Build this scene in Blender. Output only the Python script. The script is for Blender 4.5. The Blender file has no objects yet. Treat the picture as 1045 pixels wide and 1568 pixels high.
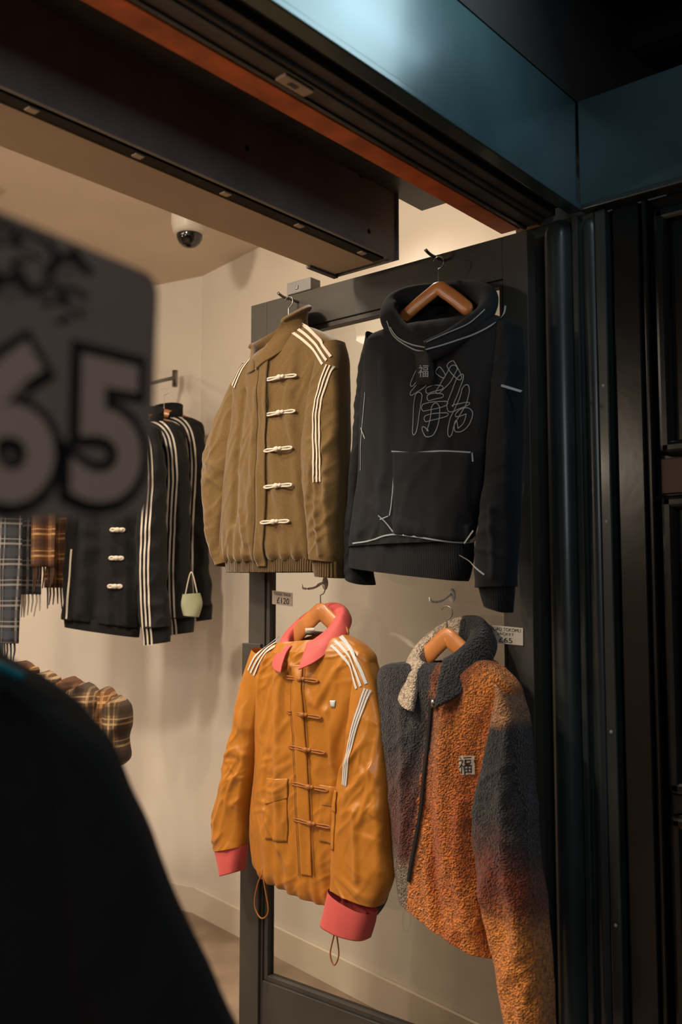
import bpy, math, random
from mathutils import Vector, Matrix, noise
from mathutils.bvhtree import BVHTree
random.seed(4)
# ------------------------------------------------------------------ helpers
def srgb(c):
    return tuple(((x/255)/12.92 if x/255<=0.04045 else ((x/255+0.055)/1.055)**2.4) for x in c)
YAW=math.radians(40.2); PIT=math.atan(121/1450)
FH=Vector((math.cos(YAW),math.sin(YAW),0)); RT=Vector((math.sin(YAW),-math.cos(YAW),0)); UP=Vector((0,0,1))
EYE=1.30; CP,SP=math.cos(PIT),math.sin(PIT)
# survey of the photograph: a reading (u,v) rectified onto a real vertical plane, in metres
def door(u,v,X=1.80):
    """point of the plane x=X (parallel to the open door) -> (along, height)"""
    t=(u-522.5)/1450; k=(784-v)/1450
    d=(FH*CP+UP*SP)+RT*t+(UP*CP-FH*SP)*k
    s=X/d.x
    return (-d.y*s, EYE+d.z*s)
def front(u,v,d):
    """point of the vertical plane at distance d in front of the tripod -> (sideways, height)"""
    k=(784-v)/1450
    z=(k*CP*d+SP*d)/(CP-k*SP)
    return ((u-522.5)/1450*(CP*d+SP*z), EYE+z)
class Frame:
    def __init__(s,O,ex,ec,cmin=-9): s.O=Vector(O); s.ex=Vector(ex); s.ec=Vector(ec); s.cmin=cmin
    def w(s,a,b,c=0): return s.O+s.ex*a+UP*b+s.ec*c
FD=Frame((1.80,0,0),(0,-1,0),(-1,0,0),-.066)
def link(o): bpy.context.collection.objects.link(o); return o
def mesh(name,V,Fc,m=None,smooth=True,uv=None,col=None):
    me=bpy.data.meshes.new(name); me.from_pydata([tuple(v) for v in V],[],Fc); me.update()
    if uv:
        l=me.uv_layers.new(name='UVMap')
        for lp in me.loops: l.data[lp.index].uv=uv[lp.vertex_index]
    if col:
        ca=me.color_attributes.new('Col','FLOAT_COLOR','POINT')
        for i,c in enumerate(col): ca.data[i].color=(*c,1)
    if smooth: me.polygons.foreach_set('use_smooth',[True]*len(me.polygons))
    o=link(bpy.data.objects.new(name,me))
    if m: me.materials.append(m)
    return o
def group(name,loc,parts):
    e=link(bpy.data.objects.new(name,None)); e.location=loc; e.empty_display_size=.05
    for p in parts:
        p.parent=e; p.matrix_parent_inverse=Matrix.Translation(-Vector(loc))
    return e
def box(name,a,b,m,bev=0.0):
    x0,x1=sorted((a[0],b[0]));y0,y1=sorted((a[1],b[1]));z0,z1=sorted((a[2],b[2]))
    V=[(x,y,z) for x in(x0,x1) for y in(y0,y1) for z in(z0,z1)]
    Fc=[(0,1,3,2),(4,6,7,5),(0,4,5,1),(2,3,7,6),(0,2,6,4),(1,5,7,3)]
    o=mesh(name,V,Fc,m,False)
    if bev:
        md=o.modifiers.new('b','BEVEL'); md.width=bev; md.segments=3
        md.limit_method='NONE'
    return o
def crom(P,n):
    """sample list of tuples with catmull-rom"""
    out=[]; N=len(P)-1
    for i in range(n):
        f=i/(n-1)*N; k=min(int(f),N-1); t=f-k
        p0=P[max(k-1,0)];p1=P[k];p2=P[k+1];p3=P[min(k+2,N)]
        out.append(tuple(.5*((2*b)+(-a+c)*t+(2*a-5*b+4*c-d)*t*t+(-a+3*b-3*c+d)*t**3) for a,b,c,d in zip(p0,p1,p2,p3)))
    return out
# ------------------------------------------------------------------ materials
def mat(name,col,rough=.8,metal=0,spec=.4,sheen=0,nz=0,nscale=30,bump=0,bscale=300,bd=.002,kind='N',coat=0,vcol=False,col2=None,trans=0,emit=None,es=0):
    m=bpy.data.materials.new(name); m.use_nodes=True; nt=m.node_tree; N=nt.nodes; L=nt.links
    b=N['Principled BSDF']; b.inputs['Roughness'].default_value=rough; b.inputs['Metallic'].default_value=metal
    b.inputs['Specular IOR Level'].default_value=spec; b.inputs['Sheen Weight'].default_value=sheen
    b.inputs['Sheen Roughness'].default_value=.4
    b.inputs['Coat Weight'].default_value=coat; b.inputs['Coat Roughness'].default_value=.15
    b.inputs['Transmission Weight'].default_value=trans
    c=srgb(col); b.inputs['Base Color'].default_value=(*c,1)
    tc=N.new('ShaderNodeTexCoord')
    if nz or vcol:
        n=N.new('ShaderNodeTexNoise'); n.inputs['Scale'].default_value=nscale; n.inputs['Detail'].default_value=6
        L.new(tc.outputs['Object'],n.inputs['Vector'])
        mx=N.new('ShaderNodeMix'); mx.data_type='RGBA'; mx.blend_type='MULTIPLY' if not col2 else 'MIX'
        rr=N.new('ShaderNodeMapRange'); rr.inputs[1].default_value=.35; rr.inputs[2].default_value=.65
        L.new(n.outputs['Fac'],rr.inputs[0])
        if col2:
            L.new(rr.outputs[0],mx.inputs[0]); mx.inputs[7].default_value=(*srgb(col2),1)
        else:
            mx.inputs[0].default_value=1
            g=N.new('ShaderNodeMapRange'); g.inputs[3].default_value=1-nz; g.inputs[4].default_value=1+nz*.6
            g.inputs[1].default_value=.35; g.inputs[2].default_value=.65; g.clamp=True
            L.new(n.outputs['Fac'],g.inputs[0]); L.new(g.outputs[0],mx.inputs[7])
        if vcol:
            a=N.new('ShaderNodeVertexColor'); a.layer_name='Col'; L.new(a.outputs['Color'],mx.inputs[6])
        else: mx.inputs[6].default_value=(*c,1)
        L.new(mx.outputs[2],b.inputs['Base Color'])
    if bump:
        if kind=='N':
            t=N.new('ShaderNodeTexNoise'); t.inputs['Scale'].default_value=bscale; t.inputs['Detail'].default_value=4; o=t.outputs['Fac']; L.new(tc.outputs['Object'],t.inputs['Vector'])
        elif kind=='V':
            t=N.new('ShaderNodeTexVoronoi'); t.inputs['Scale'].default_value=bscale; o=t.outputs['Distance']; L.new(tc.outputs['Object'],t.inputs['Vector'])
        elif kind=='R':
            t=N.new('ShaderNodeTexWave'); t.inputs['Scale'].default_value=bscale; t.inputs['Distortion'].default_value=.6; t.bands_direction='X'; o=t.outputs['Fac']; L.new(tc.outputs['UV'],t.inputs['Vector'])
        bp=N.new('ShaderNodeBump'); bp.inputs['Strength'].default_value=bump; bp.inputs['Distance'].default_value=bd
        L.new(o,bp.inputs['Height']); L.new(bp.outputs[0],b.inputs['Normal'])
    if emit:
        b.inputs['Emission Color'].default_value=(*srgb(emit),1); b.inputs['Emission Strength'].default_value=es
    return m
def plaid(name,base,l1,l2,k=9.0):
    m=bpy.data.materials.new(name); m.use_nodes=True; nt=m.node_tree; N=nt.nodes; L=nt.links
    b=N['Principled BSDF']; b.inputs['Roughness'].default_value=.95
    tc=N.new('ShaderNodeTexCoord'); s=N.new('ShaderNodeSeparateXYZ'); L.new(tc.outputs['UV'],s.inputs[0])
    cur=None; prev=(*srgb(base),1)
    def line(axis,kk,off,w,c,fac,prevsock):
        mu=N.new('ShaderNodeMath'); mu.operation='MULTIPLY_ADD'; mu.inputs[1].default_value=kk; mu.inputs[2].default_value=off
        L.new(s.outputs[axis],mu.inputs[0])
        fr=N.new('ShaderNodeMath'); fr.operation='FRACT'; L.new(mu.outputs[0],fr.inputs[0])
        lt=N.new('ShaderNodeMath'); lt.operation='LESS_THAN'; lt.inputs[1].default_value=w; L.new(fr.outputs[0],lt.inputs[0])
        f2=N.new('ShaderNodeMath'); f2.operation='MULTIPLY'; f2.inputs[1].default_value=fac; L.new(lt.outputs[0],f2.inputs[0])
        mx=N.new('ShaderNodeMix'); mx.data_type='RGBA'; L.new(f2.outputs[0],mx.inputs[0])
        if prevsock is None: mx.inputs[6].default_value=prev
        else: L.new(prevsock,mx.inputs[6])
        mx.inputs[7].default_value=(*srgb(c),1)
        return mx.outputs[2]
    for ax in (0,1):
        cur=line(ax,k,.1,.38,l2,.5,cur)
        cur=line(ax,k,.55,.10,l1,.6,cur)
        cur=line(ax,k,.30,.06,l1,.5,cur)
    L.new(cur,b.inputs['Base Color'])
    return m
M={}
M['wool']=mat('mustard_wool',(98,73,30),.85,spec=.5,sheen=.4,nz=.16,nscale=240,bump=.3,bscale=700,bd=.002)
M['rib']=mat('mustard_rib',(84,61,26),.95,sheen=.2,nz=.12,nscale=200,bump=.9,bscale=50,bd=.004,kind='R')
M['navy']=mat('navy_fleece',(14,16,21),.9,sheen=.06,nz=.15,nscale=300,bump=.25,bscale=700)
M['navyrib']=mat('navy_rib',(13,15,19),.9,sheen=.06,bump=.5,bscale=70,bd=.002,kind='R')
M['satin']=mat('golden_satin',(176,112,34),.33,spec=.55,sheen=.1,nz=.06,nscale=20,bump=.10,bscale=900,bd=.001)
M['satind']=mat('golden_satin_cord',(150,90,30),.5,sheen=.1)
M['pink']=mat('pink_lining',(204,88,84),.6,sheen=.1,bump=.15,bscale=500,bd=.001)
M['sherpa']=mat('tie_dye_sherpa',(120,70,40),1.0,sheen=.15,vcol=True,nz=.5,nscale=140,bump=.9,bscale=240,bd=.006,kind='V')
M['white']=mat('white_trim',(204,192,176),.7)
M['bluewhite']=mat('white_tape',(194,198,198),.6)
M['stitch']=mat('pale_stitching',(146,152,158),.7)
M['blackt']=mat('black_trim',(22,20,20),.8)
M['black']=mat('black_cloth',(14,13,13),.9,sheen=.02,nz=.2,nscale=60,bump=.2,bscale=500)
M['seam']=mat('dark_seam',(46,32,15),.9)
M['seamo']=mat('golden_seam',(110,64,22),.7)
M['wood']=mat('hanger_wood',(190,120,62),.4,nz=.2,nscale=18,coat=.3)
M['steel']=mat('hook_steel',(150,148,145),.3,metal=1)
M['paper']=mat('tag_paper',(205,195,180),.8)
M['ink']=mat('ink',(20,18,18),.7)
M['plastic']=mat('clear_plastic',(210,208,200),.25)
M['wall']=mat('cream_paint',(218,208,194),.75,nz=.04,nscale=3,bump=.05,bscale=40)
M['ceil']=mat('ceiling_paint',(218,202,182),.8,nz=.04,nscale=3)
M['soff']=mat('soffit_paint',(196,176,152),.7,nz=.06,nscale=5)
M['beam']=mat('grey_beam_paint',(134,132,131),.5,nz=.15,nscale=9,bump=.08,bscale=60)
M['doorf']=mat('door_frame_paint',(62,59,54),.5,nz=.12,nscale=8,bump=.08,bscale=60)
M['teal']=mat('teal_metal_paint',(56,76,80),.3,metal=.3,spec=.55,nz=.15,nscale=6,bump=.05,bscale=25,coat=.25)
M['tealdk']=mat('dark_teal_paint',(42,49,49),.36,metal=.15,nz=.2,nscale=7,bump=.06,bscale=30,coat=.15)
M['dark']=mat('dark_frame_paint',(80,77,75),.5,nz=.25,nscale=12,bump=.1,bscale=80)
M['orange']=mat('varnished_timber',(212,108,48),.5,nz=.35,nscale=14,bump=.1,bscale=60)
M['gloss']=mat('black_gloss_paint',(10,11,12),.24,spec=.35,nz=.3,nscale=8,bump=.12,bscale=22,bd=.003)
M['red']=mat('dark_red_paint',(66,34,26),.5)
M['void']=mat('canopy_timber',(24,19,16),.8,nz=.3,nscale=10)
M['floor']=mat('floor_boards',(138,118,98),.5,nz=.2,nscale=8)
M['pave']=mat('pavement',(60,58,56),.9,nz=.3,nscale=10,bump=.3,bscale=80)
M['base']=mat('baseboard_paint',(214,200,180),.5)
M['sign']=mat('sign_card',(140,122,110),.22,spec=.5,nz=.1,nscale=9)
M['signlt']=mat('sign_print_grey',(182,156,138),.4)
M['camw']=mat('camera_white_plastic',(200,190,176),.4)
M['dome']=mat('smoked_dome',(14,14,16),.08,spec=.8)
M['lamp']=mat('downlight_glow',(255,240,220),emit=(255,235,205),es=12)
M['bulb']=mat('bulb_glow',(255,220,180),emit=(255,205,140),es=25)
M['tube']=mat('tube_glow',(220,240,255),emit=(190,225,255),es=8)
M['teal_rim_light']=mat('teal_rim_light',(30,150,165),.5)  # colour standing in for rim light on the black jacket
M['pl1']=plaid('black_plaid',(34,35,38),(150,145,138),(60,64,72),14)
M['pl2']=plaid('brown_plaid',(110,68,34),(190,150,100),(44,30,24),13)
M['pl3']=plaid('tan_plaid',(92,70,46),(180,150,110),(40,32,26),15)
# glass (thin pane)
g=bpy.data.materials.new('door_glass'); g.use_nodes=True; nt=g.node_tree; nt.nodes.clear()
o_=nt.nodes.new('ShaderNodeOutputMaterial'); t_=nt.nodes.new('ShaderNodeBsdfTransparent'); t_.inputs[0].default_value=(.72,.73,.71,1)
gl=nt.nodes.new('ShaderNodeBsdfGlossy'); gl.inputs['Roughness'].default_value=.03
fr=nt.nodes.new('ShaderNodeFresnel'); fr.inputs[0].default_value=1.8; mx=nt.nodes.new('ShaderNodeMixShader')
nt.links.new(fr.outputs[0],mx.inputs[0]); nt.links.new(t_.outputs[0],mx.inputs[1]); nt.links.new(gl.outputs[0],mx.inputs[2]); nt.links.new(mx.outputs[0],o_.inputs[0])
M['glass']=g
# ------------------------------------------------------------------ cloth tools
def ridge(a,b,kx,kz,seed):
    n=noise.noise(Vector((a*kx,b*kz,seed))); n2=noise.noise(Vector((a*kx*2.3,b*kz*2.1,seed+7)))
    return (1-2.2*abs(n))*.6+n2*.5
def wrinkle(a,b,L,seed):
    """irregular, direction-biased sharp folds: L=[(amp,kx,kz,angle)]"""
    s=0; wx=noise.noise(Vector((a*6,b*6,seed)))*.045; wy=noise.noise(Vector((a*6,b*6,seed+2)))*.045
    for i,(amp,kx,kz,an) in enumerate(L):
        ca,sa=math.cos(an),math.sin(an); u=(a+wx)*ca-(b+wy)*sa; v=(a+wx)*sa+(b+wy)*ca
        n=noise.noise(Vector((u*kx,v*kz,seed+5+i*3)))
        r=max(0,1-abs(n)*3.4); r=r*r*(3-2*r)
        mk=.45+noise.noise(Vector((a*5,b*4,seed+9+i*4)))*1.7; mk=0 if mk<0 else 1 if mk>1 else mk
        s+=amp*r*mk
    return s
def segd(px,py,s):
    x0,y0,x1,y1=s; dx,dy=x1-x0,y1-y0; L=dx*dx+dy*dy
    t=((px-x0)*dx+(py-y0)*dy)/L if L>0 else 0
    t=0 if t<0 else 1 if t>1 else t
    ex,ey=px-x0-t*dx,py-y0-t*dy
    return ex*ex+ey*ey
def creases(L,X=1.75,f=None):
    """hand placed folds: (photo readings, width, height)"""
    out=[]
    for P,w,h in L:
        Q=crom([(f or door)(u,v,X) for u,v in P],max(4,len(P)*3))
        out.append(([(Q[i][0],Q[i][1],Q[i+1][0],Q[i+1][1]) for i in range(len(Q)-1)],w,h))
    return out
def loft(name,fr,rows,depth,m,c0=0,n=110,mm=84,fold=(.008,16,3.2),cross=0.0,hemg=0,neck=(0,0,.15),seed=1,colf=None,caps=True,pw=.62,cr=(),wr=()):
    R=crom(rows,n); V=[];uv=[];col=[]
    for i,(a0,b0,a1,b1) in enumerate(R):
        t=i/(n-1)
        dp=depth(t) if callable(depth) else depth
        cc=c0(t) if callable(c0) else c0
        hw=Vector(((a1-a0)/2,(b1-b0)/2)); mid=Vector(((a0+a1)/2,(b0+b1)/2))
        for j in range(mm):
            th=2*math.pi*j/mm; cs,sn=math.cos(th),math.sin(th)
            a=mid.x+hw.x*cs; b=mid.y+hw.y*cs; c=cc+dp*math.copysign(abs(sn)**pw,sn)
            nk=max(0,1-t/neck[2])**1.5 if neck[2]>0 else 0
            b+= -neck[0]*nk*max(sn,0)+neck[1]*nk*max(-sn,0)
            fs=abs(sn)**.6
            am,kx,kz=fold
            env=.35+.65*min(1,t*2.2)
            c+=am*env*fs*ridge(a,b,kx,kz,seed+ (3 if sn<0 else 0))*(1 if sn>=0 else -1)
            if wr and sn>=0: c+=fs*env*wrinkle(a,b,wr,seed+40)
            if cross:
                q=noise.noise(Vector((a*11+b*6,b*11-a*9,seed+20)))
                c+=cross*fs*((1-2.6*abs(q))*.8)
                a+=cross*.9*cs*noise.noise(Vector((3,b*17,seed+11)))
            if sn>0:
                for S,w,h in cr:
                    dd=min(segd(a,b,s) for s in S)
                    if dd<w*w*6: c+=h*fs*math.exp(-dd/(w*w))
            if hemg:
                h=max(0,(t-.72)/.28)**1.5
                c+=hemg*h*fs*math.sin(a*2*math.pi*26+5*noise.noise(Vector((a*10,b*4,seed))))
            a+=.005*cs*noise.noise(Vector((sn,b*9,seed)))
            c=max(c,fr.cmin+.004*cs)
            V.append(fr.w(a,b,c)); uv.append((a,b))
            if colf: col.append(colf(a,b,c))
    Fc=[]
    for i in range(n-1):
        for j in range(mm):
            k=(j+1)%mm; Fc.append((i*mm+j,i*mm+k,(i+1)*mm+k,(i+1)*mm+j))
    if caps:   # turn the bottom hem inside
        base=len(V); r=R[-1]; ctr=fr.w((r[0]+r[2])/2,(r[1]+r[3])/2,c0(1) if callable(c0) else c0)
        for j in range(mm):
            p=V[(n-1)*mm+j]; V.append(p+(ctr-p)*.12+UP*.002); uv.append(uv[(n-1)*mm+j]); 
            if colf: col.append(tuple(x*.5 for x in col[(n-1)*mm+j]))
        for j in range(mm):
            p=V[(n-1)*mm+j]; V.append(p+(ctr-p)*.2+UP*.05); uv.append(uv[(n-1)*mm+j])
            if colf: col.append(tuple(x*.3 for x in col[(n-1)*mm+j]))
        for s in (0,1):
            A=(n-1)*mm if s==0 else base; B=base+s*mm
            for j in range(mm):
                k=(j+1)%mm; Fc.append((A+j,A+k,B+k,B+j))
    return mesh(name,V,Fc,m,True,uv,col if colf else None)
def bvh(objs):
    V=[];P=[]
    for o in objs:
        k=len(V); V+=[v.co.copy() for v in o.data.vertices]; P+=[[i+k for i in p.vertices] for p in o.data.polygons]
    return BVHTree.FromPolygons(V,P)
def hc(T,fr,a,b):
    r=T.ray_cast(fr.w(a,b,.6),-fr.ec)
    return None if r[0] is None else (r[0]-fr.O).dot(fr.ec)
def smoothc(C,dflt=.05,ps=3,mxf=2):
    n=len(C); k=[c for c in C if c is not None]
    if not k: return [dflt]*n
    D=list(C)
    for i in range(n):
        if D[i] is None:
            best=min((abs(i-j),C[j]) for j in range(n) if C[j] is not None); D[i]=best[1]
    E=[max(D[max(0,i-mxf):i+mxf+1]) for i in range(n)]
    for _ in range(ps): E=[sum(E[max(0,i-1):i+2])/len(E[max(0,i-1):i+2]) for i in range(n)]
    return [max(e,d) if C[i] is not None else e for i,(e,d) in enumerate(zip(E,D))]
def strip(name,T,fr,pts,w,m,off=.002,nw=3,step=.006,thick=0):
    L=sum((Vector(pts[i+1][:2])-Vector(pts[i][:2])).length for i in range(len(pts)-1))
    n=max(4,int(L/step)); P=crom([p[:2] for p in pts],n); V=[];Fc=[];uv=[]; Q=[]
    for i in range(n):
        t=Vector(P[min(i+1,n-1)])-Vector(P[max(i-1,0)]); t.normalize(); nr=Vector((-t.y,t.x))
        Q.append([Vector(P[i])+nr*w*(j/(nw-1)-.5) for j in range(nw)])
    CC=[smoothc([hc(T,fr,q[j].x,q[j].y) for q in Q],mxf=1,ps=3) for j in range(nw)]
    for i in range(n):
        for j in range(nw):
            V.append(fr.w(Q[i][j].x,Q[i][j].y,CC[j][i]+off)); uv.append(tuple(Q[i][j]))
    for i in range(n-1):
        for j in range(nw-1):
            k=i*nw+j; Fc.append((k,k+1,k+nw+1,k+nw))
    o=mesh(name,V,Fc,m,True,uv)
    if thick:
        s=o.modifiers.new('s','SOLIDIFY'); s.thickness=thick; s.offset=0
    return o
def patch(name,T,fr,q,m,off=.004,n=14,thick=.003):
    V=[];Fc=[];uv=[]; last=.05
    for i in range(n):
        for j in range(n):
            s,t=j/(n-1),i/(n-1)
            p=[(q[0][k]*(1-s)+q[1][k]*s)*(1-t)+(q[3][k]*(1-s)+q[2][k]*s)*t for k in(0,1)]
            e=min(s,1-s,t,1-t); h=hc(T,fr,*p); h=last if h is None else h; last=h
            V.append(fr.w(p[0],p[1],h+off*(.6+.4*min(1,e*5)) if off>0 else h+off)); uv.append(p)
    for i in range(n-1):
        for j in range(n-1):
            k=i*n+j; Fc.append((k,k+1,k+n+1,k+n))
    o=mesh(name,V,Fc,m,True,uv); s=o.modifiers.new('s','SOLIDIFY'); s.thickness=thick; s.offset=0
    return o
def sweep(name,fr,pts,ra,rc,m,n=16,step=.006,taper=True):
    """pts (a,b,c); elliptical section ra in the a-b plane, rc along c"""
    L=sum((Vector(pts[i+1])-Vector(pts[i])).length for i in range(len(pts)-1)); k=max(8,int(L/step))
    P=[Vector(p) for p in crom(pts,k)]; V=[];Fc=[]; uv=[]
    for i,p in enumerate(P):
        t=P[min(i+1,k-1)]-P[max(i-1,0)]
        nr=Vector((-t.y,t.x,0)); nr=nr.normalized() if nr.length>1e-6 else Vector((1,0,0))
        bn=t.normalized().cross(nr).normalized()
        s=1
        if taper:
            e=min(i,k-1-i)/(k-1); s=min(1,math.sqrt(max(0,e*12))+.15)
        for j in range(n):
            th=2*math.pi*j/n; q=p+nr*ra*s*math.cos(th)+bn*rc*s*math.sin(th)
            V.append(fr.w(*q)); uv.append((q.x,q.y))
    for i in range(k-1):
        for j in range(n):
            jj=(j+1)%n; Fc.append((i*n+j,i*n+jj,(i+1)*n+jj,(i+1)*n+j))
    Fc.append(tuple(range(n))[::-1]); Fc.append(tuple(range((k-1)*n,k*n)))
    return mesh(name,V,Fc,m,True,uv)
def blob(name,fr,c,r,m,n=12):
    V=[];Fc=[]
    for i in range(n+1):
        ph=math.pi*i/n
        for j in range(2*n):
            th=math.pi*j/n
            V.append(fr.w(c[0]+r[0]*math.sin(ph)*math.cos(th),c[1]+r[1]*math.cos(ph),c[2]+r[2]*math.sin(ph)*math.sin(th)))
    for i in range(n):
        for j in range(2*n):
            k=(j+1)%(2*n); Fc.append((i*2*n+j,(i+1)*2*n+j,(i+1)*2*n+k,i*2*n+k))
    return mesh(name,V,Fc,m)
def hanger(fr,L,top,R_,c,ztop,m=None,ra=.019):
    m=m or M['wood']; parts=[]
    a0,b0=L;a1,b1=top;a2,b2=R_; b1-=ra*.8
    pts=[(a0,b0,c),(a0*.6+a1*.4,b0*.55+b1*.45,c),(a0*.25+a1*.75,b0*.2+b1*.8,c),(a1,b1,c),(a2*.25+a1*.75,b2*.2+b1*.8,c),(a2*.6+a1*.4,b2*.55+b1*.45,c),(a2,b2,c)]
    parts.append(sweep('hanger_arm',fr,pts,ra,.008,m))
    h=ztop-b1; r=.015
    hk=[(a1,b1,c),(a1,b1+h-2*r-.005,c)]
    for k in range(9):
        an=-math.pi/2+ (k/8)*math.pi*1.35
        hk.append((a1+r*math.cos(an),b1+h-r+r*math.sin(an),c))
    parts.append(sweep('hanger_hook',fr,hk,.0015,.0015,M['steel'],n=8,step=.003,taper=False))
    return parts
def collar(name,fr,ctr,ax,hw,dp,rings,m,c0=0,mm=80,thick=.005,colf=None,gc=90):
    """rings: (ws,ds,dz,gapdeg,tilt,dc)"""
    V=[];Fc=[];col=[]; uv=[]
    RR=crom(rings,len(rings)*6)
    for (ws,ds,dz,gp,tilt,dc) in RR:
        g_=math.radians(gp)
        for j in range(mm):
            th=math.radians(gc)+g_+(2*math.pi-2*g_)*j/(mm-1)
            cs,sn=math.cos(th),math.sin(th)
            a=ctr[0]+ax[0]*hw*ws*cs; b=ctr[1]+ax[1]*hw*ws*cs+dz-tilt*sn
            wob=.005*noise.noise(Vector((a*20,b*20,2)))
            c=max(c0+dc+dp*ds*sn+wob,fr.cmin)
            V.append(fr.w(a,b,c)); uv.append((a,b))
            if colf: col.append(colf(a,b,c))
    for i in range(len(RR)-1):
        for j in range(mm-1):
            k=i*mm+j; Fc.append((k,k+1,k+mm+1,k+mm))
    o=mesh(name,V,Fc,m,True,uv,col if colf else None); s=o.modifiers.new('s','SOLIDIFY'); s.thickness=thick; s.offset=0
    return o
def textmesh(body,outline=0,offset=0,shear=0):
    cu=bpy.data.curves.new('txt','FONT'); cu.body=body; cu.size=1; cu.offset=offset; cu.shear=shear; cu.resolution_u=4
    if outline:
        cu.fill_mode='NONE'; cu.bevel_depth=outline; cu.bevel_resolution=1
    ob=link(bpy.data.objects.new('txt',cu)); bpy.context.view_layer.update()
    dg=bpy.context.evaluated_depsgraph_get(); me=bpy.data.meshes.new_from_object(ob.evaluated_get(dg))
    V=[v.co.copy() for v in me.vertices]; P=[tuple(p.vertices) for p in me.polygons]
    bpy.data.objects.remove(ob); bpy.data.meshes.remove(me)
    if not V: V=[Vector((0,0,0)),Vector((1,0,0)),Vector((1,1,0))]; P=[(0,1,2)]
    x0=min(v.x for v in V);x1=max(v.x for v in V);y0=min(v.y for v in V);y1=max(v.y for v in V)
    return [((v.x-x0)/(x1-x0),(v.y-y0)/(y1-y0),v.z) for v in V],P
def glyph(name,fr,body,q,m,T=None,c=0,off=.003,zs=.02,**k):
    """q: 4 corners (a,b) tl,tr,br,bl"""
    V0,P=textmesh(body,**k); V=[]
    for (s,t,z) in V0:
        t=1-t
        p=[(q[0][i]*(1-s)+q[1][i]*s)*(1-t)+(q[3][i]*(1-s)+q[2][i]*s)*t for i in(0,1)]
        if T is not None:
            h=hc(T,fr,*p); V.append(fr.w(p[0],p[1],(h if h is not None else .06)+off+z*zs))
        else: V.append(fr.w(p[0],p[1],c+off+z*zs))
    return mesh(name,V,P,m,False)
def rw(L,X=1.80,f=door): return [f(r[0],r[1],X)+f(r[2],r[3],X) for r in L]
def pt(u,v,X=1.80,f=door): return f(u,v,X)
def pts(L,X=1.80,f=door): return [f(u,v,X) for u,v in L]
def triple(pref,T,fr,P,m,sep,w,out,off=.002):
    n=len(P)
    for k in(-1,0,1):
        Q=[]
        for i in range(n):
            t=Vector(P[min(i+1,n-1)])-Vector(P[max(i-1,0)]); t.normalize()
            Q.append((P[i][0]-t.y*sep*k,P[i][1]+t.x*sep*k))
        out.append(strip(pref,T,fr,Q,w,m,off=off))
def brush(name,T,fr,P,w,m,out):
    """outlined, tapered brush stroke"""
    n=12; C=crom(P,n); A=[];B=[]
    for i in range(n):
        t=Vector(C[min(i+1,n-1)])-Vector(C[max(i-1,0)]); t.normalize(); s=i/(n-1)
        r=w*.5*(.55+.6*math.sin(math.pi*min(1,s*.8+.25)))
        if i in(0,n-1): r*=.4
        A.append((C[i][0]-t.y*r,C[i][1]+t.x*r)); B.append((C[i][0]+t.y*r,C[i][1]-t.x*r))
    out.append(strip(name,T,fr,A+B[::-1]+[A[0],A[1]],.0016,m,off=.0025,nw=2,step=.003))
def toggle(fr,T,a,b,w,m,r,out,knot=.007,tilt=0,sp=.0045):
    h=w/2
    cs=[hc(T,fr,a+h*x,b) for x in(-1,-.7,-.4,0,.4,.7,1)]; cs=[c for c in cs if c is not None] or [.06]
    cz=max(cs); z0=cs[0]; z1=cs[-1]
    for s in(-1,1):
        ze=(z0 if s<0 else z1)*.6+cz*.4
        def z(f): return cz*(1-f)+ze*f+r*1.2
        P=[(s*.004,.002,0),(s*h*.35,sp*.8+tilt*s*.35,.3),(s*h*.8,sp+tilt*s*.8,.8),(s*h,tilt*s,1),(s*h*.8,-sp+tilt*s*.8,.8),(s*h*.35,-sp*.8+tilt*s*.35,.3),(s*.004,-.002,0)]
        out.append(sweep('toggle_loop',fr,[(a+x,b+y,z(f)) for x,y,f in P],r,r,m,n=8,step=.004,taper=False))
    zz=cz+r
    out.append(blob('toggle_knot',fr,(a,b,zz+.003),(knot*1.3,knot,knot*.9),m,8))
    out.append(blob('toggle_knot',fr,(a+knot*1.6,b+.001,zz+.001),(knot*.9,knot*.75,knot*.7),m,8))
def blouse(d0,d1,e): return lambda t: (d0+(d1-d0)*min(1,t*4))*(1-e*max(0,(t-.93)/.07)**1.5)
# ================================================================== GARMENTS ON THE DOOR
# ---- mustard wool toggle jacket
P=[]
WB=[(.006,14,2.2,0),(.004,24,6,.35),(.004,24,6,-.4)]
WS=[(.006,14,3,.1),(.005,24,8,1.0),(.005,24,8,-1.1)]
body=loft('body',FD,rw([(396,548,464,498),(386,557,482,503),(374,572,507,515),(364,592,526,537),(362,625,520,580),(356,685,508,650),(350,740,500,720),(345,800,498,790),(343,840,499,835),(350,862,497,858)]),blouse(.028,.058,.22),M['wool'],fold=(.008,12,1.8),hemg=.006,neck=(.05,.02,.12),seed=2,n=190,mm=180,wr=WB,
  cr=creases([([(402,600),(394,700),(388,830)],.012,.008),([(448,600),(454,700),(462,840)],.012,.007),([(478,620),(474,740),(480,850)],.009,.008),([(372,780),(380,820),(384,850)],.007,.007),([(376,600),(366,700),(360,800)],.009,-.010)]))
rib=loft('hem_rib',FD,rw([(350,855,498,853),(351,866,499,864),(353,877,499,876)]),.052,M['rib'],n=12,mm=200,fold=(.004,40,3),seed=2,neck=(0,0,.1))
ls=loft('sleeve_image_left',FD,rw([(376,556,398,575),(354,600,388,618),(334,650,378,668),(320,702,368,716),(321,765,360,772),(329,820,354,824),(343,868,360,862)]),lambda t:.034+.010*math.sin(t*3),M['wool'],c0=lambda t:-.012+.02*t,fold=(.006,14,3),cross=.003,seed=5,neck=(0,0,.1),wr=WS,n=140,mm=110)
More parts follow.
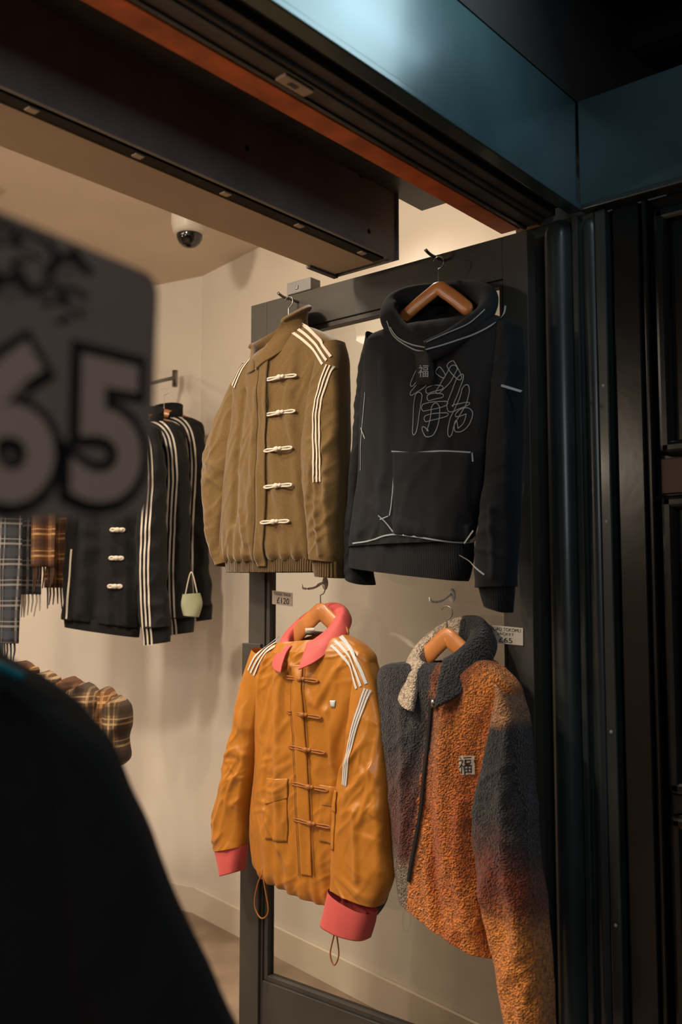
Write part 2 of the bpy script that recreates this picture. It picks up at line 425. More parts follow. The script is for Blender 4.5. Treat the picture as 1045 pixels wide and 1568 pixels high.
rs=loft('sleeve_image_right',FD,rw([(502,545,526,524),(496,575,535,556),(489,620,537,610),(484,685,538,675),(486,735,540,730),(493,790,541,790),(498,840,540,842),(502,857,538,862)]),lambda t:.040+.010*math.sin(t*3),M['wool'],c0=lambda t:.012+.03*t,fold=(.006,14,3),cross=.003,seed=8,neck=(0,0,.1),wr=WS,n=140,mm=120,
  cr=creases([([(515,570),(518,650),(508,690)],.010,.007),([(512,740),(514,800),(520,850)],.009,.008),([(496,735),(500,800),(506,850)],.006,.006)]))
cf=loft('cuff',FD,rw([(501,856,540,861),(506,883,540,886)]),.036,M['rib'],c0=.042,n=12,mm=100,fold=(.002,40,3),neck=(0,0,.1))
P+=[body,rib,ls,rs,cf]; T=bvh([body,rib,ls,rs])
L_=Vector(pt(394,550));R_=Vector(pt(464,500)); ax=(R_-L_).normalized(); hw=(R_-L_).length/2
P.append(collar('funnel_collar',FD,(L_+R_)/2,ax,hw,.055,[(1.08,1.15,-.035,2,.04,.008),(1.04,1.1,-.005,8,.04,.006),(1.0,1.02,.015,24,.04,.003),(1.0,1.05,.035,42,.04,.0),(1.06,1.15,.047,52,.035,0),(1.14,1.22,.040,56,.035,0)],M['wool'],thick=.009,gc=104))
PL=[(433,560),(431,640),(428,720),(426,800),(424,868)]
P.append(strip('placket',T,FD,pts(PL),.030,M['wool'],off=.004,nw=7,thick=.003))
for dx in(-7,7): P.append(strip('placket_seam',T,FD,pts([(u+dx,v) for u,v in PL]),.002,M['seam'],off=.0062))
for u,v in [(430,578),(428,632),(426,688),(424,744),(419,799)]:
    a,b=pt(u,v,1.73); toggle(FD,T,a,b,.098,M['white'],.0024,P,sp=.0032)
triple('shoulder_stripe',T,FD,pts([(437,496),(452,502),(472,515),(494,535),(508,554)],1.76),M['white'],.0135,.0065,P)
triple('sleeve_stripe',T,FD,pts([(509,560),(503,585),(498,615),(495,650),(498,690),(500,740)],1.75),M['white'],.009,.0042,P)
triple('shoulder_stripe',T,FD,pts([(390,542),(376,564),(362,592)],1.77),M['white'],.012,.0055,P)
a,b=pt(440,505); P+=hanger(FD,pt(405,535),(a,b),pt(490,525),-.005,pt(447,452)[1],ra=.012)
group('toggle_wool_jacket',FD.w(*pt(430,700)),P)
# ---- navy hoodie
P=[]
body=loft('body',FD,rw([(612,505,742,478),(592,508,765,484),(572,520,783,494),(563,548,790,520),(562,600,782,580),(560,660,768,650),(557,720,755,710),(552,770,742,765),(546,815,727,800),(543,838,721,830)]),lambda t:.028+.035*min(1,t*4),M['navy'],fold=(.009,9,1.8),neck=(.06,.0,.12),seed=12,n=180,mm=170,hemg=.002,wr=[(.007,12,2.2,0),(.005,18,5,.5),(.005,18,5,-.5)],
  cr=creases([([(592,560),(600,640),(592,740)],.018,.008),([(748,560),(738,640),(744,720)],.016,.010),([(572,770),(610,800),(650,812)],.010,.006)]))
rib=loft('hem_band',FD,rw([(543,834,721,824),(541,848,722,850),(541,866,716,880),(546,870,712,890)]),.060,M['navyrib'],n=24,mm=160,fold=(.007,11,3),seed=12,neck=(0,0,.1))
ls=loft('sleeve_image_left',FD,rw([(566,508,590,545),(556,560,580,600),(550,640,572,655),(544,710,562,720),(538,790,556,800),(536,850,556,855),(538,885,562,896)]),.04,M['navy'],c0=-.01,fold=(.006,12,5),cross=.004,seed=15,neck=(0,0,.1),wr=WS)
rs=loft('sleeve_image_right',FD,rw([(770,495,797,500),(766,560,800,560),(762,640,801,640),(757,720,802,720),(749,790,801,785),(745,850,799,845),(746,900,797,898)]),lambda t:.042,M['navy'],c0=lambda t:.0+.03*t,fold=(.007,12,3),cross=.003,seed=18,neck=(0,0,.1),wr=WS,n=140,mm=110,
  cr=creases([([(785,520),(780,640),(786,780)],.012,.009),([(760,780),(764,880)],.009,.008)]))
cf=loft('cuff',FD,rw([(748,898,797,897),(752,914,794,924),(756,926,792,938)]),.034,M['navyrib'],c0=.03,n=14,mm=100,fold=(.001,40,3),neck=(0,0,.1))
P+=[body,rib,ls,rs,cf]
hp=[(664,535,.07),(640,525,.065),(612,508,.05),(596,484,.03),(602,464,.0),(632,453,-.03),(680,448,-.045),(722,446,-.03),(747,457,.0),(742,480,.03),(716,503,.055),(688,522,.072),(655,538,.088)]
hood=sweep('hood_rim',FD,[(*pt(u,v,1.80-c),c) for u,v,c in hp],.026,.015,M['navy'],n=24,step=.008,taper=False)
P.append(hood)
V=[];Fc=[]; RR=crom([(*pt(u,v,1.80-c),c) for u,v,c in hp[:-1]],48); cc=(*pt(668,490),-.045)
for s in range(8):
    f=s/7
    for r in RR:
        q=[r[i]*(1-f)+cc[i]*f for i in range(3)]; q[2]=max(q[2]-.02*math.sin(f*math.pi),-.066); V.append(FD.w(*q))
for s in range(7):
    for j in range(47): k=s*48+j; Fc.append((k,k+1,k+49,k+48))
P.append(mesh('hood_lining',V,Fc,M['navy']))
T=bvh([body,rib,ls,rs,hood])
def st(Q,w=.0032,X=1.74): P.append(strip('overlock_stitch',T,FD,pts(Q,X),w,M['stitch'],off=.0022))
st([(540,832),(570,828),(604,819),(640,822),(690,830),(710,826),(722,812)])
st([(605,692),(640,694),(680,691),(718,692)]); st([(608,693),(606,740),(601,790)],.0022); st([(586,790),(596,800),(607,816)]); st([(588,796),(601,791)],.0022)
st([(719,692),(720,706)]); st([(708,832),(722,812)])
st([(595,500),(610,517),(635,529),(658,534)],.0028,1.73); st([(588,490),(603,515),(635,535),(655,540)],.0028,1.73)
st([(757,460),(750,488),(722,512),(690,530),(665,540)],.0028,1.73); st([(735,470),(718,495),(692,512),(665,528)],.0022,1.73)
st([(552,655),(560,672)],.003); st([(768,590),(795,598)],.005); st([(701,850),(722,862),(748,880)],.003)
st([(556,600),(552,660),(548,720)],.002)
P.append(patch('kangaroo_pocket',T,FD,pts([(607,693),(718,693),(706,829),(606,818)],1.74),M['navy'],off=.004,n=24))
T2=bvh([body,hood])
def quad(x0,y0,x1,y1,X=1.735,sk=0): return pts([(x0+sk,y0),(x1+sk,y0),(x1,y1),(x0,y1)],X)
for S_,w_ in [([(650,562),(641,577),(633,592)],8),([(662,577),(648,591),(632,605)],8),([(646,602),(641,635),(637,666)],8),([(656,600),(668,595),(681,594)],6),([(658,611),(668,607),(680,606)],6),([(650,626),(668,621),(686,617)],7),([(669,618),(667,645),(660,665),(651,655)],8),([(654,643),(668,638),(686,634)],6),
    ([(672,566),(677,571),(684,578)],7),([(690,555),(697,567),(707,581)],8),([(698,560),(687,583),(670,602)],8),([(709,574),(698,600),(689,624),(700,623),(717,617)],7),([(716,590),(706,620),(692,645),(688,668)],8),([(697,636),(712,629),(717,634),(711,650),(698,658),(697,644)],6)]:
    brush('chest_script',T2,FD,pts(S_,1.735),w_*.0021,M['stitch'],P)
P.append(patch('swing_tag',T2,FD,quad(643,541,669,591),M['ink'],off=.012,n=4,thick=.002))
P.append(glyph('swing_tag_print',FD,'福',quad(649,561,664,580),M['stitch'],T2,off=.016,zs=0))
a,b=pt(672,433); P+=hanger(FD,pt(612,492),(a,b),pt(722,478),-.0,pt(672,393)[1],ra=.017)
group('hoodie',FD.w(*pt(660,700)),P)
# ---- golden satin toggle jacket
P=[]
WSB=[(.007,15,1.8,0),(.005,22,3.5,.25),(.005,22,3.5,-.3),(.003,30,10,.9)]
WSS=[(.006,14,2.4,.05),(.0045,20,7,1.0),(.0045,20,7,-1.05),(.0025,34,14,.6)]
body=loft('body',FD,rw([(443,985,516,968),(428,984,535,974),(408,995,560,990),(396,1015,574,1014),(397,1060,568,1075),(399,1120,552,1150),(395,1190,542,1220),(391,1255,536,1285),(393,1308,533,1345),(402,1337,524,1388)]),blouse(.026,.048,.25),M['satin'],fold=(.008,9,1.2),neck=(.065,.01,.12),seed=22,n=220,mm=210,hemg=.005,pw=.55,wr=WSB,
  cr=creases([([(432,1030),(428,1120),(430,1300)],.012,.008),([(500,1090),(508,1190),(503,1330)],.012,.008),([(440,1010),(462,1040),(478,1075)],.008,.005),([(524,1010),(504,1045),(486,1080)],.008,.005)]))
ls=loft('sleeve_image_left',FD,rw([(394,992,425,1010),(382,1035,414,1045),(373,1090,405,1095),(360,1155,398,1160),(348,1210,390,1212),(340,1245,386,1248),(342,1280,385,1278),(346,1298,384,1292)]),lambda t:.030+.008*math.sin(t*3.1),M['satin'],c0=lambda t:.005+.02*t,fold=(.006,12,1.8),seed=25,neck=(0,0,.1),wr=WSS,n=170,mm=120,
  cr=creases([([(392,1040),(382,1130),(366,1230)],.010,.008)]))
lc=loft('cuff_image_left',FD,rw([(345,1299,386,1291),(350,1318,383,1310),(354,1336,380,1330)]),.032,M['pink'],c0=.026,n=14,mm=60,fold=(.003,16,3),neck=(0,0,.1))
rs=loft('sleeve_image_right',FD,rw([(552,992,574,1014),(556,1040,586,1045),(552,1100,600,1100),(543,1165,608,1165),(536,1225,612,1225),(533,1285,615,1290),(533,1330,618,1338),(534,1350,604,1378)]),lambda t:.034+.008*math.sin(t*3.1),M['satin'],c0=lambda t:.010+.042*t,fold=(.007,10,1.5),seed=28,neck=(0,0,.1),mm=170,n=200,pw=.58,wr=WSS,
  cr=creases([([(578,1050),(590,1130),(586,1220),(594,1330)],.013,.009),([(556,1240),(562,1340)],.009,.006)]))
rc=loft('cuff_image_right',FD,rw([(532,1350,596,1388),(527,1376,592,1408),(520,1402,586,1428)]),.038,M['pink'],c0=.058,n=16,mm=70,fold=(.004,14,3),neck=(0,0,.1))
P+=[body,ls,lc,rs,rc]; T=bvh([body,ls,rs])
L_=Vector(pt(436,990));R_=Vector(pt(522,974)); ax=(R_-L_).normalized(); hw=(R_-L_).length/2
FOLD=[(.72,.78,-.012,9,.062,0),(.70,.8,.02,14,.055,0),(.76,.95,.040,19,.05,0),(.95,1.25,.036,20,.058,0),(1.08,1.55,.018,18,.066,0),(1.15,1.70,.0,16,.072,0)]
P.append(collar('pink_collar',FD,(L_+R_)/2,ax,hw,.05,FOLD,M['pink'],thick=.004))
PL=[(459,1018),(461,1090),(464,1170),(468,1260),(471,1340)]
P.append(strip('placket',T,FD,pts(PL,1.75),.034,M['satin'],off=.003,nw=7,thick=.002))
for dx in(-10,10): P.append(strip('placket_seam',T,FD,pts([(u+dx,v) for u,v in PL],1.75),.0025,M['seamo'],off=.0045))
for u,v in [(459,1040),(463,1095),(466,1149),(470,1206),(473,1262)]:
    a,b=pt(u,v,1.735); toggle(FD,T,a,b,.115,M['satind'],.0024,P,knot=.007,tilt=-.002,sp=.003)
triple('shoulder_stripe',T,FD,pts([(512,981),(525,992),(540,1009),(551,1028),(560,1050)],1.76),M['bluewhite'],.0125,.006,P)
triple('shoulder_stripe',T,FD,pts([(424,982),(410,994),(398,1010),(389,1030)],1.77),M['bluewhite'],.012,.0055,P)
triple('sleeve_stripe',T,FD,pts([(563,1055),(555,1090),(547,1125),(541,1160),(537,1200)],1.745),M['bluewhite'],.0065,.0042,P)
P.append(patch('pocket_image_left',T,FD,pts([(407,1198),(440,1198),(438,1290),(406,1285)],1.74),M['satin'],off=.003,thick=.002,n=24))
P.append(patch('pocket_flap',T,FD,pts([(405,1192),(441,1192),(441,1222),(406,1232)],1.74),M['satin'],off=.006,thick=.002,n=20))
P.append(patch('pocket_image_right',T,FD,pts([(486,1210),(521,1218),(519,1300),(485,1290)],1.74),M['satin'],off=.003,thick=.002,n=24))
P.append(patch('pocket_flap',T,FD,pts([(486,1202),(522,1210),(522,1242),(488,1234)],1.74),M['satin'],off=.006,thick=.002,n=20))
P.append(patch('chest_logo',T,FD,pts([(501,1073),(509,1073),(508,1084),(502,1084)],1.74),M['bluewhite'],off=.003,n=4,thick=.001))
a,b=pt(481,968); P.append(patch('neck_label',bvh([body]),FD,[(a-.016,b+.01),(a+.016,b+.012),(a+.016,b-.012),(a-.016,b-.014)],M['white'],off=-.035,n=4,thick=.001))
for Q in ([(408,1330),(396,1350),(390,1385),(400,1406),(411,1395),(405,1355),(402,1330)],[(505,1375),(513,1400),(512,1430),(506,1460),(512,1478),(519,1462),(516,1430),(515,1400)]):
    P.append(sweep('drawcord',FD,[(*pt(u,v,1.75),.05) for u,v in Q],.0018,.0018,M['satind'],n=8,taper=False))
a,b=pt(487,926); P+=hanger(FD,pt(440,985),(a,b),pt(528,978),-.01,pt(489,893)[1],ra=.022)
group('satin_toggle_jacket',FD.w(*pt(470,1180)),P)
# ---- tie-dye sherpa jacket
P=[]
DK=srgb((50,49,52));RU=srgb((172,88,40));OR=srgb((226,142,64));GR=srgb((124,110,94));BE=srgb((192,174,152));BR=srgb((118,56,36))
def mixc(a,b,t): t=max(0,min(1,t)); return tuple(x*(1-t)+y*t for x,y in zip(a,b))
def sm(e0,e1,x): t=max(0,min(1,(x-e0)/(e1-e0))); return t*t*(3-2*t)
zA=pt(660,1080,1.74);zB=pt(626,1350,1.74)
def zipx(b): return zA[0]+(zB[0]-zA[0])*(zA[1]-b)/(zA[1]-zB[1])
def cbody(a,b,c):
    w=noise.noise(Vector((a*9,b*4,3)))*.5+noise.noise(Vector((a*26,b*10,9)))*.3
    zx=zipx(b)
    col=mixc(RU,OR,.35+w*1.8+sm(1.0,1.18,b)*.25)
    col=mixc(col,BR,sm(.08,.4,w)*.9)
    col=mixc(col,DK,sm(.09,.0,(a-zx)+w*.08)*sm(.8,1.0,b)*.8)
    if a<zx:
        col=mixc(DK,mixc(BR,DK,.4),sm(.96,.78,b+w*.1)); col=mixc(col,GR,sm(.74,.68,b+w*.05))
    return col
def cslv(a,b,c):
    w=noise.noise(Vector((a*9,b*6,5)))*.5+noise.noise(Vector((a*26,b*16,2)))*.3
    z1=pt(800,1120)[1]; z2=pt(780,1290)[1]; z3=pt(800,1400)[1]
    bb=b+w*.08
    if bb>z1: return mixc(DK,mixc(GR,OR,.35),sm(z1,z1+.03,bb))
    col=mixc(DK,BR,sm(z2+.06,z2-.06,bb)); return mixc(col,OR,sm(z3+.07,z3-.05,bb)*.85)
body=loft('body',FD,rw([(648,1022,732,1003),(625,1014,752,1010),(600,1016,776,1030),(586,1030,795,1060),(588,1075,792,1110),(598,1150,775,1190),(605,1230,757,1265),(611,1300,752,1340),(617,1345,758,1420),(621,1368,768,1463)]),lambda t:.03+.033*min(1,t*4),M['sherpa'],fold=(.010,9,1.8),neck=(.05,.01,.12),seed=32,n=170,mm=170,colf=cbody,wr=[(.008,11,2,0),(.006,16,5,.5)],
  cr=creases([([(692,1100),(682,1200),(690,1330)],.02,.012),([(740,1110),(722,1220),(728,1350)],.018,-.012),([(712,1230),(706,1320),(722,1420)],.015,.010),([(665,1240),(668,1330),(680,1400)],.012,-.008),([(620,1080),(625,1180),(622,1300)],.015,.010)]))
rs=loft('sleeve_image_right',FD,rw([(772,1038,798,1062),(770,1080,810,1110),(758,1150,817,1175),(746,1225,825,1250),(748,1310,834,1325),(761,1385,843,1405),(777,1460,851,1480),(794,1540,858,1560),(808,1615,864,1630)]),lambda t:.043+.012*math.sin(t*3.1),M['sherpa'],c0=lambda t:.010+.03*t,fold=(.009,10,2.4),cross=.003,seed=38,neck=(0,0,.1),colf=cslv,mm=140,n=170,wr=[(.008,12,3,.1),(.007,16,6,1.0),(.007,16,6,-1.0)],
  cr=creases([([(790,1110),(784,1230),(792,1330),(812,1450)],.018,.012)]))
lsl=loft('sleeve_image_left',FD,rw([(584,1035,612,1040),(575,1150,612,1150),(560,1280,600,1285),(530,1360,575,1385),(500,1385,555,1418)]),.03,M['sherpa'],c0=-.03,fold=(.006,10,3),cross=.004,seed=31,neck=(0,0,.1),colf=lambda a,b,c:DK)
P+=[body,rs,lsl]; T=bvh([body,rs])
L_=Vector(pt(634,1026));R_=Vector(pt(738,1006)); ax=(R_-L_).normalized(); hw=(R_-L_).length/2; ca=(L_+R_)/2
P.append(collar('fold_collar',FD,ca,ax,hw,.052,[(.72,.78,-.012,8,.06,0),(.70,.85,.02,14,.05,0),(.76,.95,.046,20,.045,0),(.96,1.3,.044,20,.055,0),(1.12,1.6,.014,18,.07,0),(1.22,1.8,-.016,16,.08,0)],M['sherpa'],thick=.012,colf=lambda a,b,c: BE if a<ca.x+.008 else DK))
P.append(strip('zip',T,FD,pts([(666,1070),(660,1110),(650,1200),(638,1280),(626,1350)],1.735),.009,M['blackt'],off=.004,nw=3,thick=.002))
P.append(patch('zip_pull',T,FD,pts([(661,1070),(668,1070),(668,1084),(661,1084)],1.72),M['steel'],off=.012,n=4,thick=.003))
P.append(glyph('chest_badge',FD,'福',pts([(703,1156),(723,1156),(723,1187),(703,1187)],1.735),M['white'],T,off=.006,zs=0,offset=.13))
P.append(glyph('chest_badge_print',FD,'福',pts([(705,1158),(721,1158),(721,1185),(705,1185)],1.735),M['ink'],T,off=.010,zs=0,offset=.0))
a,b=pt(683,964); P+=hanger(FD,pt(638,1022),(a,b),pt(730,1022),-.005,pt(684,928)[1],ra=.021)
group('sherpa_fleece_jacket',FD.w(*pt(690,1200)),P)
# ================================================================== DOOR
P=[]
X0,X1=1.875,1.913
def bx(n,a,b,m,bev=.002): o=box(n,a,b,m,bev); P.append(o); return o
bx('stile_far',(X0,1.862,.01),(X1,1.925,2.12),M['doorf'])
bx('stile_hinge',(X0,1.03,.01),(X1,1.095,2.12),M['doorf'])
bx('top_rail',(X0,1.095,2.02),(X1,1.862,2.12),M['doorf'])
bx('bottom_rail',(X0,1.095,.01),(X1,1.862,.26),M['doorf'])
bx('lower_stile_cover',(X0-.010,1.868,.01),(X0,1.94,1.155),M['doorf'])
bx('lower_stile_edge',(X0,1.925,.01),(X1,1.94,1.155),M['doorf'])
for y0,y1,z0,z1 in[(1.848,1.862,.26,2.02),(1.095,1.108,.26,2.02)]: bx('glazing_bead',(X0+.006,y0,z0),(X1-.006,y1,z1),M['doorf'])
for z0,z1 in[(2.006,2.02),(.26,.274)]: bx('glazing_bead',(X0+.006,1.108,z0),(X1-.006,1.848,z1),M['doorf'])
# single thin pane, normal towards the doorway side
P.append(mesh('glass',[(1.893,1.10,.265),(1.893,1.10,2.015),(1.893,1.855,2.015),(1.893,1.855,.265)],[(0,1,2,3)],M['glass'],False))
bx('closer_arm_bracket',(X0-.004,1.69,2.12),(X1,1.78,2.155),M['beam'],.003)
bx('closer_screw',(X0-.008,1.735,2.13),(X0-.004,1.745,2.14),M['steel'],.001)
for u,v in((447,470),(672,408)):
    a,b=pt(u,v,1.85); P.append(sweep('hook_peg',FD,[(a,b+.02,-.075),(a,b+.02,-.02),(a,b+.026,.004)],.004,.004,M['steel'],n=10,taper=False))
for u,v in((489,893),(684,912)):
    a,b=pt(u,v,1.86); P.append(blob('adhesive_hook_pad',FD,(a,b,-.084),(.010,.018,.005),M['plastic'],8))
    P.append(sweep('adhesive_hook',FD,[(a,b+.004,-.08),(a,b-.012,-.04),(a,b-.014,.0),(a,b-.004,.008)],.003,.003,M['plastic'],n=10,taper=False))
group('glazed_door',(1.894,1.03,1.0),P)
def tag(lines,q):
    P=[]; A=[door(u,v,1.86) for u,v in q]
    V=[FD.w(a,b,-.0725) for a,b in A]+[FD.w(a,b,-.074) for a,b in A]
    P.append(mesh('card',V,[(0,1,2,3),(7,6,5,4),(0,4,5,1),(1,5,6,2),(2,6,7,3),(3,7,4,0)],M['paper'],False))
    for (txt,y0,y1,x0,x1) in lines:
        def l(s,t): return tuple((A[0][k]*(1-s)+A[1][k]*s)*(1-t)+(A[3][k]*(1-s)+A[2][k]*s)*t for k in(0,1))
        P.append(glyph('handwriting',FD,txt,[l(x0,y0),l(x1,y0),l(x1,y1),l(x0,y1)],M['ink'],None,c=-.0718,off=.0,zs=0))
    group('price_tag',FD.w(*A[0],-.075),P)
tag([('TOGGLE TRACK',.08,.3,.08,.92),('£120',.45,.88,.25,.85)],[(412,904),(443,908),(443,929),(412,925)])
tag([('ALIAD TOKOMU',.08,.28,.06,.94),('JACKET',.36,.55,.25,.75),('£65',.64,.92,.3,.7)],[(745,957),(797,962),(797,989),(745,984)])
# ================================================================== SHELL
def extr(name,pl,z0,z1,th,m):
    V=[];Fc=[];n=len(pl)
    for i,(x,y) in enumerate(pl):
        q0=Vector(pl[max(i-1,0)]);q1=Vector(pl[min(i+1,n-1)]); t=(q1-q0).normalized(); nr=Vector((t.y,-t.x))*th
        V+=[(x,y,z0),(x,y,z1),(x+nr.x,y+nr.y,z1),(x+nr.x,y+nr.y,z0)]
    for i in range(n-1):
        k=i*4
        for a in range(4): b=(a+1)%4; Fc.append((k+a,k+b,k+4+b,k+4+a))
    Fc+= [(0,1,2,3),(4*n-1,4*n-2,4*n-3,4*n-4)]
    return mesh(name,V,Fc,m,False)
extr('wall_right',[(2.28,1.12),(2.65,3.02)],0,2.65,.1,M['wall'])
extr('wall_right_rear',[(2.65,3.02),(2.08,5.96)],0,2.65,.1,M['wall'])
extr('baseboard_right',[(2.266,1.13),(2.636,3.02)],0,.10,.012,M['base'])
extr('baseboard_right_rear',[(2.636,3.015),(2.066,5.95)],0,.10,.012,M['base'])
box('wall_back',(-2.6,5.96,0),(2.2,6.06,2.65),M['wall'])
box('wall_left',(-2.6,1.1,0),(-2.5,5.96,2.65),M['wall'])
box('wall_front',(1.985,1.05,0),(2.30,1.12,2.65),M['wall'])
box('ceiling',(-2.6,1.12,2.65),(2.9,6.06,2.72),M['ceil'])
box('floor',(-2.6,1.05,-.05),(2.9,6.06,0),M['floor'])
box('ground',(-4,-4,-.06),(4,1.05,-.004),M['pave'])
# header
box('trim_1',(-2.5,.932,2.168),(1.935,.952,2.415),M['teal'],.003)
box('trim_2',(-2.5,.922,2.154),(1.935,.955,2.170),M['teal'],.003)
P=[]
bx('outer_channel',(-2.5,.957,2.175),(1.93,.985,2.40),M['dark'])
bx('middle_channel',(-2.5,.985,2.158),(1.93,1.012,2.40),M['dark'])
bx('inner_channel',(-2.5,1.012,2.150),(1.93,1.075,2.40),M['dark'])
bx('rib',(-2.5,1.022,2.146),(1.93,1.026,2.152),M['tealdk'],0)
bx('rib',(-2.5,1.060,2.146),(1.93,1.066,2.152),M['tealdk'],0)
bx('lock_plate',(1.08,1.032,2.144),(1.15,1.056,2.150),M['soff'],.001)
bx('lock_slot',(1.10,1.040,2.1425),(1.12,1.048,2.1445),M['dark'],0)
group('door_header_frame',(0,1.0,2.2),P)
box('trim_3',(-2.5,1.078,2.150),(1.93,1.128,2.23),M['orange'],.002)
box('trim_4',(-2.5,1.128,2.27),(1.93,1.36,2.30),M['dark'])
box('wall_header',(-2.5,1.078,2.30),(1.985,1.128,2.65),M['dark'])
P=[]
bx('casing',(-2.5,1.35,2.112),(1.806,1.545,2.30),M['beam'],.002)
bx('end_plate',(1.806,1.345,2.105),(1.812,1.55,2.30),M['beam'],.001)
bx('underside',(-2.5,1.405,2.106),(1.79,1.545,2.112),M['soff'],0)
bx('brush_track',(-2.5,1.368,2.104),(1.78,1.392,2.112),M['ink'],.001)
bx('front_lip',(-2.5,1.35,2.104),(1.806,1.360,2.113),M['beam'],.001)
bx('back_lip',(1.70,1.535,2.100),(1.806,1.55,2.112),M['dark'],.001)
for k in range(14): bx('track_clip',(1.70-.22*k,1.372,2.101),(1.72-.22*k,1.388,2.104),M['soff'],.001)
bx('end_bracket',(-.02,1.36,2.09),(.07,1.42,2.106),M['soff'],.003)
for x,z in((1.67,2.27),(1.70,2.145),(.62,2.25),(1.3,2.2)): P.append(blob('bolt',Frame((0,0,0),(1,0,0),(0,-1,0)),(x,z,-1.35),(.006,.006,.003),M['ink'],8))
group('roller_shutter_beam',(0,1.45,2.2),P)
# jamb column
def column(name,x,y,r,z0,z1,m,n=28):
    V=[];Fc=[]; prof=[(z0,r),(z1-.05,r),(z1-.03,r*.97),(z1-.012,r*.8),(z1,r*.3)]
    for z,q in prof:
        for j in range(n):
            th=2*math.pi*j/n; V.append((x+q*math.cos(th),y+q*math.sin(th),z))
    for i in range(len(prof)-1):
        for j in range(n):
            k=(j+1)%n; Fc.append((i*n+j,i*n+k,(i+1)*n+k,(i+1)*n+j))
    Fc.append(tuple(range((len(prof)-1)*n,len(prof)*n)))
    return mesh(name,V,Fc,m)
P=[column('rounded_post',1.945,.985,.034,0,2.15,M['tealdk']),column('rounded_post_outer',1.965,.915,.022,0,2.15,M['tealdk'])]
bx('backing',(1.95,.90,0),(1.985,1.10,2.154),M['tealdk'],.004)
bx('fillet',(1.935,.935,0),(1.955,.950,2.15),M['tealdk'],.003)
bx('outer_strip',(1.942,.872,0),(1.985,.897,2.15),M['tealdk'],.003)
for z in(.6,1.0,1.45,1.75): P.append(blob('screw',Frame((0,0,0),(0,1,0),(-1,0,0)),(.885,z,-1.942),(.004,.004,.002),M['stitch'],6))
group('door_jamb',(1.96,.98,1.0),P)
# side beam and glossy shopfront return
box('trim_5',(1.937,-1.6,2.165),(1.96,.93,2.415),M['teal'],.003)
box('trim_6',(1.928,-1.6,2.154),(1.97,.925,2.168),M['tealdk'],.003)
P=[]
bx('backing_board',(1.975,-1.6,0),(2.03,.875,2.154),M['gloss'],0)
bx('post',(1.955,.80,0),(1.98,.862,2.15),M['gloss'],.004)
bx('post_bead',(1.945,.778,0),(1.975,.790,2.15),M['gloss'],.004)
def panel(y0,y1,z0,z1):
    w=.03
    bx('panel_moulding',(1.94,y1-w,z0),(1.975,y1,z1),M['gloss'],.01); bx('panel_moulding',(1.94,y0,z0),(1.975,y0+w,z1),M['gloss'],.01)
    bx('panel_moulding',(1.94,y0,z1-w),(1.975,y1,z1),M['gloss'],.01); bx('panel_moulding',(1.94,y0,z0),(1.975,y1,z0+w),M['gloss'],.01)
    bx('panel_face',(1.962,y0+w,z0+w),(1.975,y1-w,z1-w),M['gloss'],.001)
for y1 in(.765,.2,-.36,-.92):
    for z0,z1 in((1.585,2.12),(.885,1.50),(.25,.845)): panel(y1-.54,y1,z0,z1)
bx('red_rail',(1.965,-1.6,1.505),(1.978,.77,1.58),M['red'],.002)
group('shopfront_panelling',(2.0,0,1.0),P)
# canopy
P=[]
bx('boards',(-3,-3,2.80),(4,.93,2.84),M['void'],0)
bx('boards_upstand',(-3,.93,2.415),(4,.97,2.84),M['void'],0)
for k in range(8): bx('rafter',(1.2+.35*k,-3,2.68),(1.26+.35*k,.93,2.80),M['void'],.003)
bx('purlin',(-3,.3,2.62),(4,.36,2.70),M['void'],.003)
group('canopy',(0,0,2.8),P)
# ================================================================== CEILING ITEMS
def lathe(name,x,y,prof,m,n=40):
    V=[];Fc=[]
    for r,z in prof:
        for j in range(n):
            th=2*math.pi*j/n; V.append((x+r*math.cos(th),y+r*math.sin(th),z))
    for i in range(len(prof)-1):
        for j in range(n):
            k=(j+1)%n; Fc.append((i*n+j,i*n+k,(i+1)*n+k,(i+1)*n+j))
    Fc.append(tuple(range((len(prof)-1)*n,len(prof)*n)))
    return mesh(name,V,Fc,m)
P=[]
cx,cy=2.163,2.537
P.append(lathe('housing',cx,cy,[(.064,2.65),(.066,2.64),(.066,2.605),(.062,2.598),(.062,2.59),(.058,2.575),(.046,2.567)],M['camw']))
P.append(lathe('dome',cx,cy,[(.046,2.570),(.045,2.555),(.038,2.54),(.026,2.528),(.012,2.522),(.002,2.521)],M['dome']))
group('dome_security_camera',(cx,cy,2.65),P)
def downlight(x,y,e=62):
    P=[lathe('bezel',x,y,[(.048,2.6495),(.046,2.642),(.036,2.640),(.033,2.646)],M['camw']),lathe('lens',x,y,[(.034,2.646),(.001,2.645)],M['lamp'])]
    group('ceiling_downlight',(x,y,2.65),P)
    l=bpy.data.lights.new('spot_lamp','SPOT'); l.energy=e; l.color=(1,.86,.70); l.spot_size=math.radians(120); l.spot_blend=.8; l.shadow_soft_size=.04
    o=link(bpy.data.objects.new('spot_lamp',l)); o.location=(x,y,2.62)
for x,y in((1.58,2.90),(.95,1.95),(.2,2.6),(1.5,4.2)): downlight(x,y)
downlight(2.08,1.75,16)  # added downlight, hidden by the beam, to brighten the wall behind the door
def area(name,loc,size,e,col,tgt):
    l=bpy.data.lights.new(name,'AREA'); l.size=size; l.energy=e; l.color=col
    o=link(bpy.data.objects.new(name,l)); o.location=loc; o.rotation_euler=(Vector(tgt)-Vector(loc)).to_track_quat('-Z','Y').to_euler(); return o
area('shop_ceiling_fill',(-.2,3.0,2.6),1.2,28,(1,.88,.74),(1.0,2.6,0))  # added fill light out of view, no fitting modelled
area('shop_front_fill',(.2,1.75,2.55),.2,34,(1,.83,.63),(1.8,1.5,.85))  # added fill aimed at the door garments, no fitting modelled
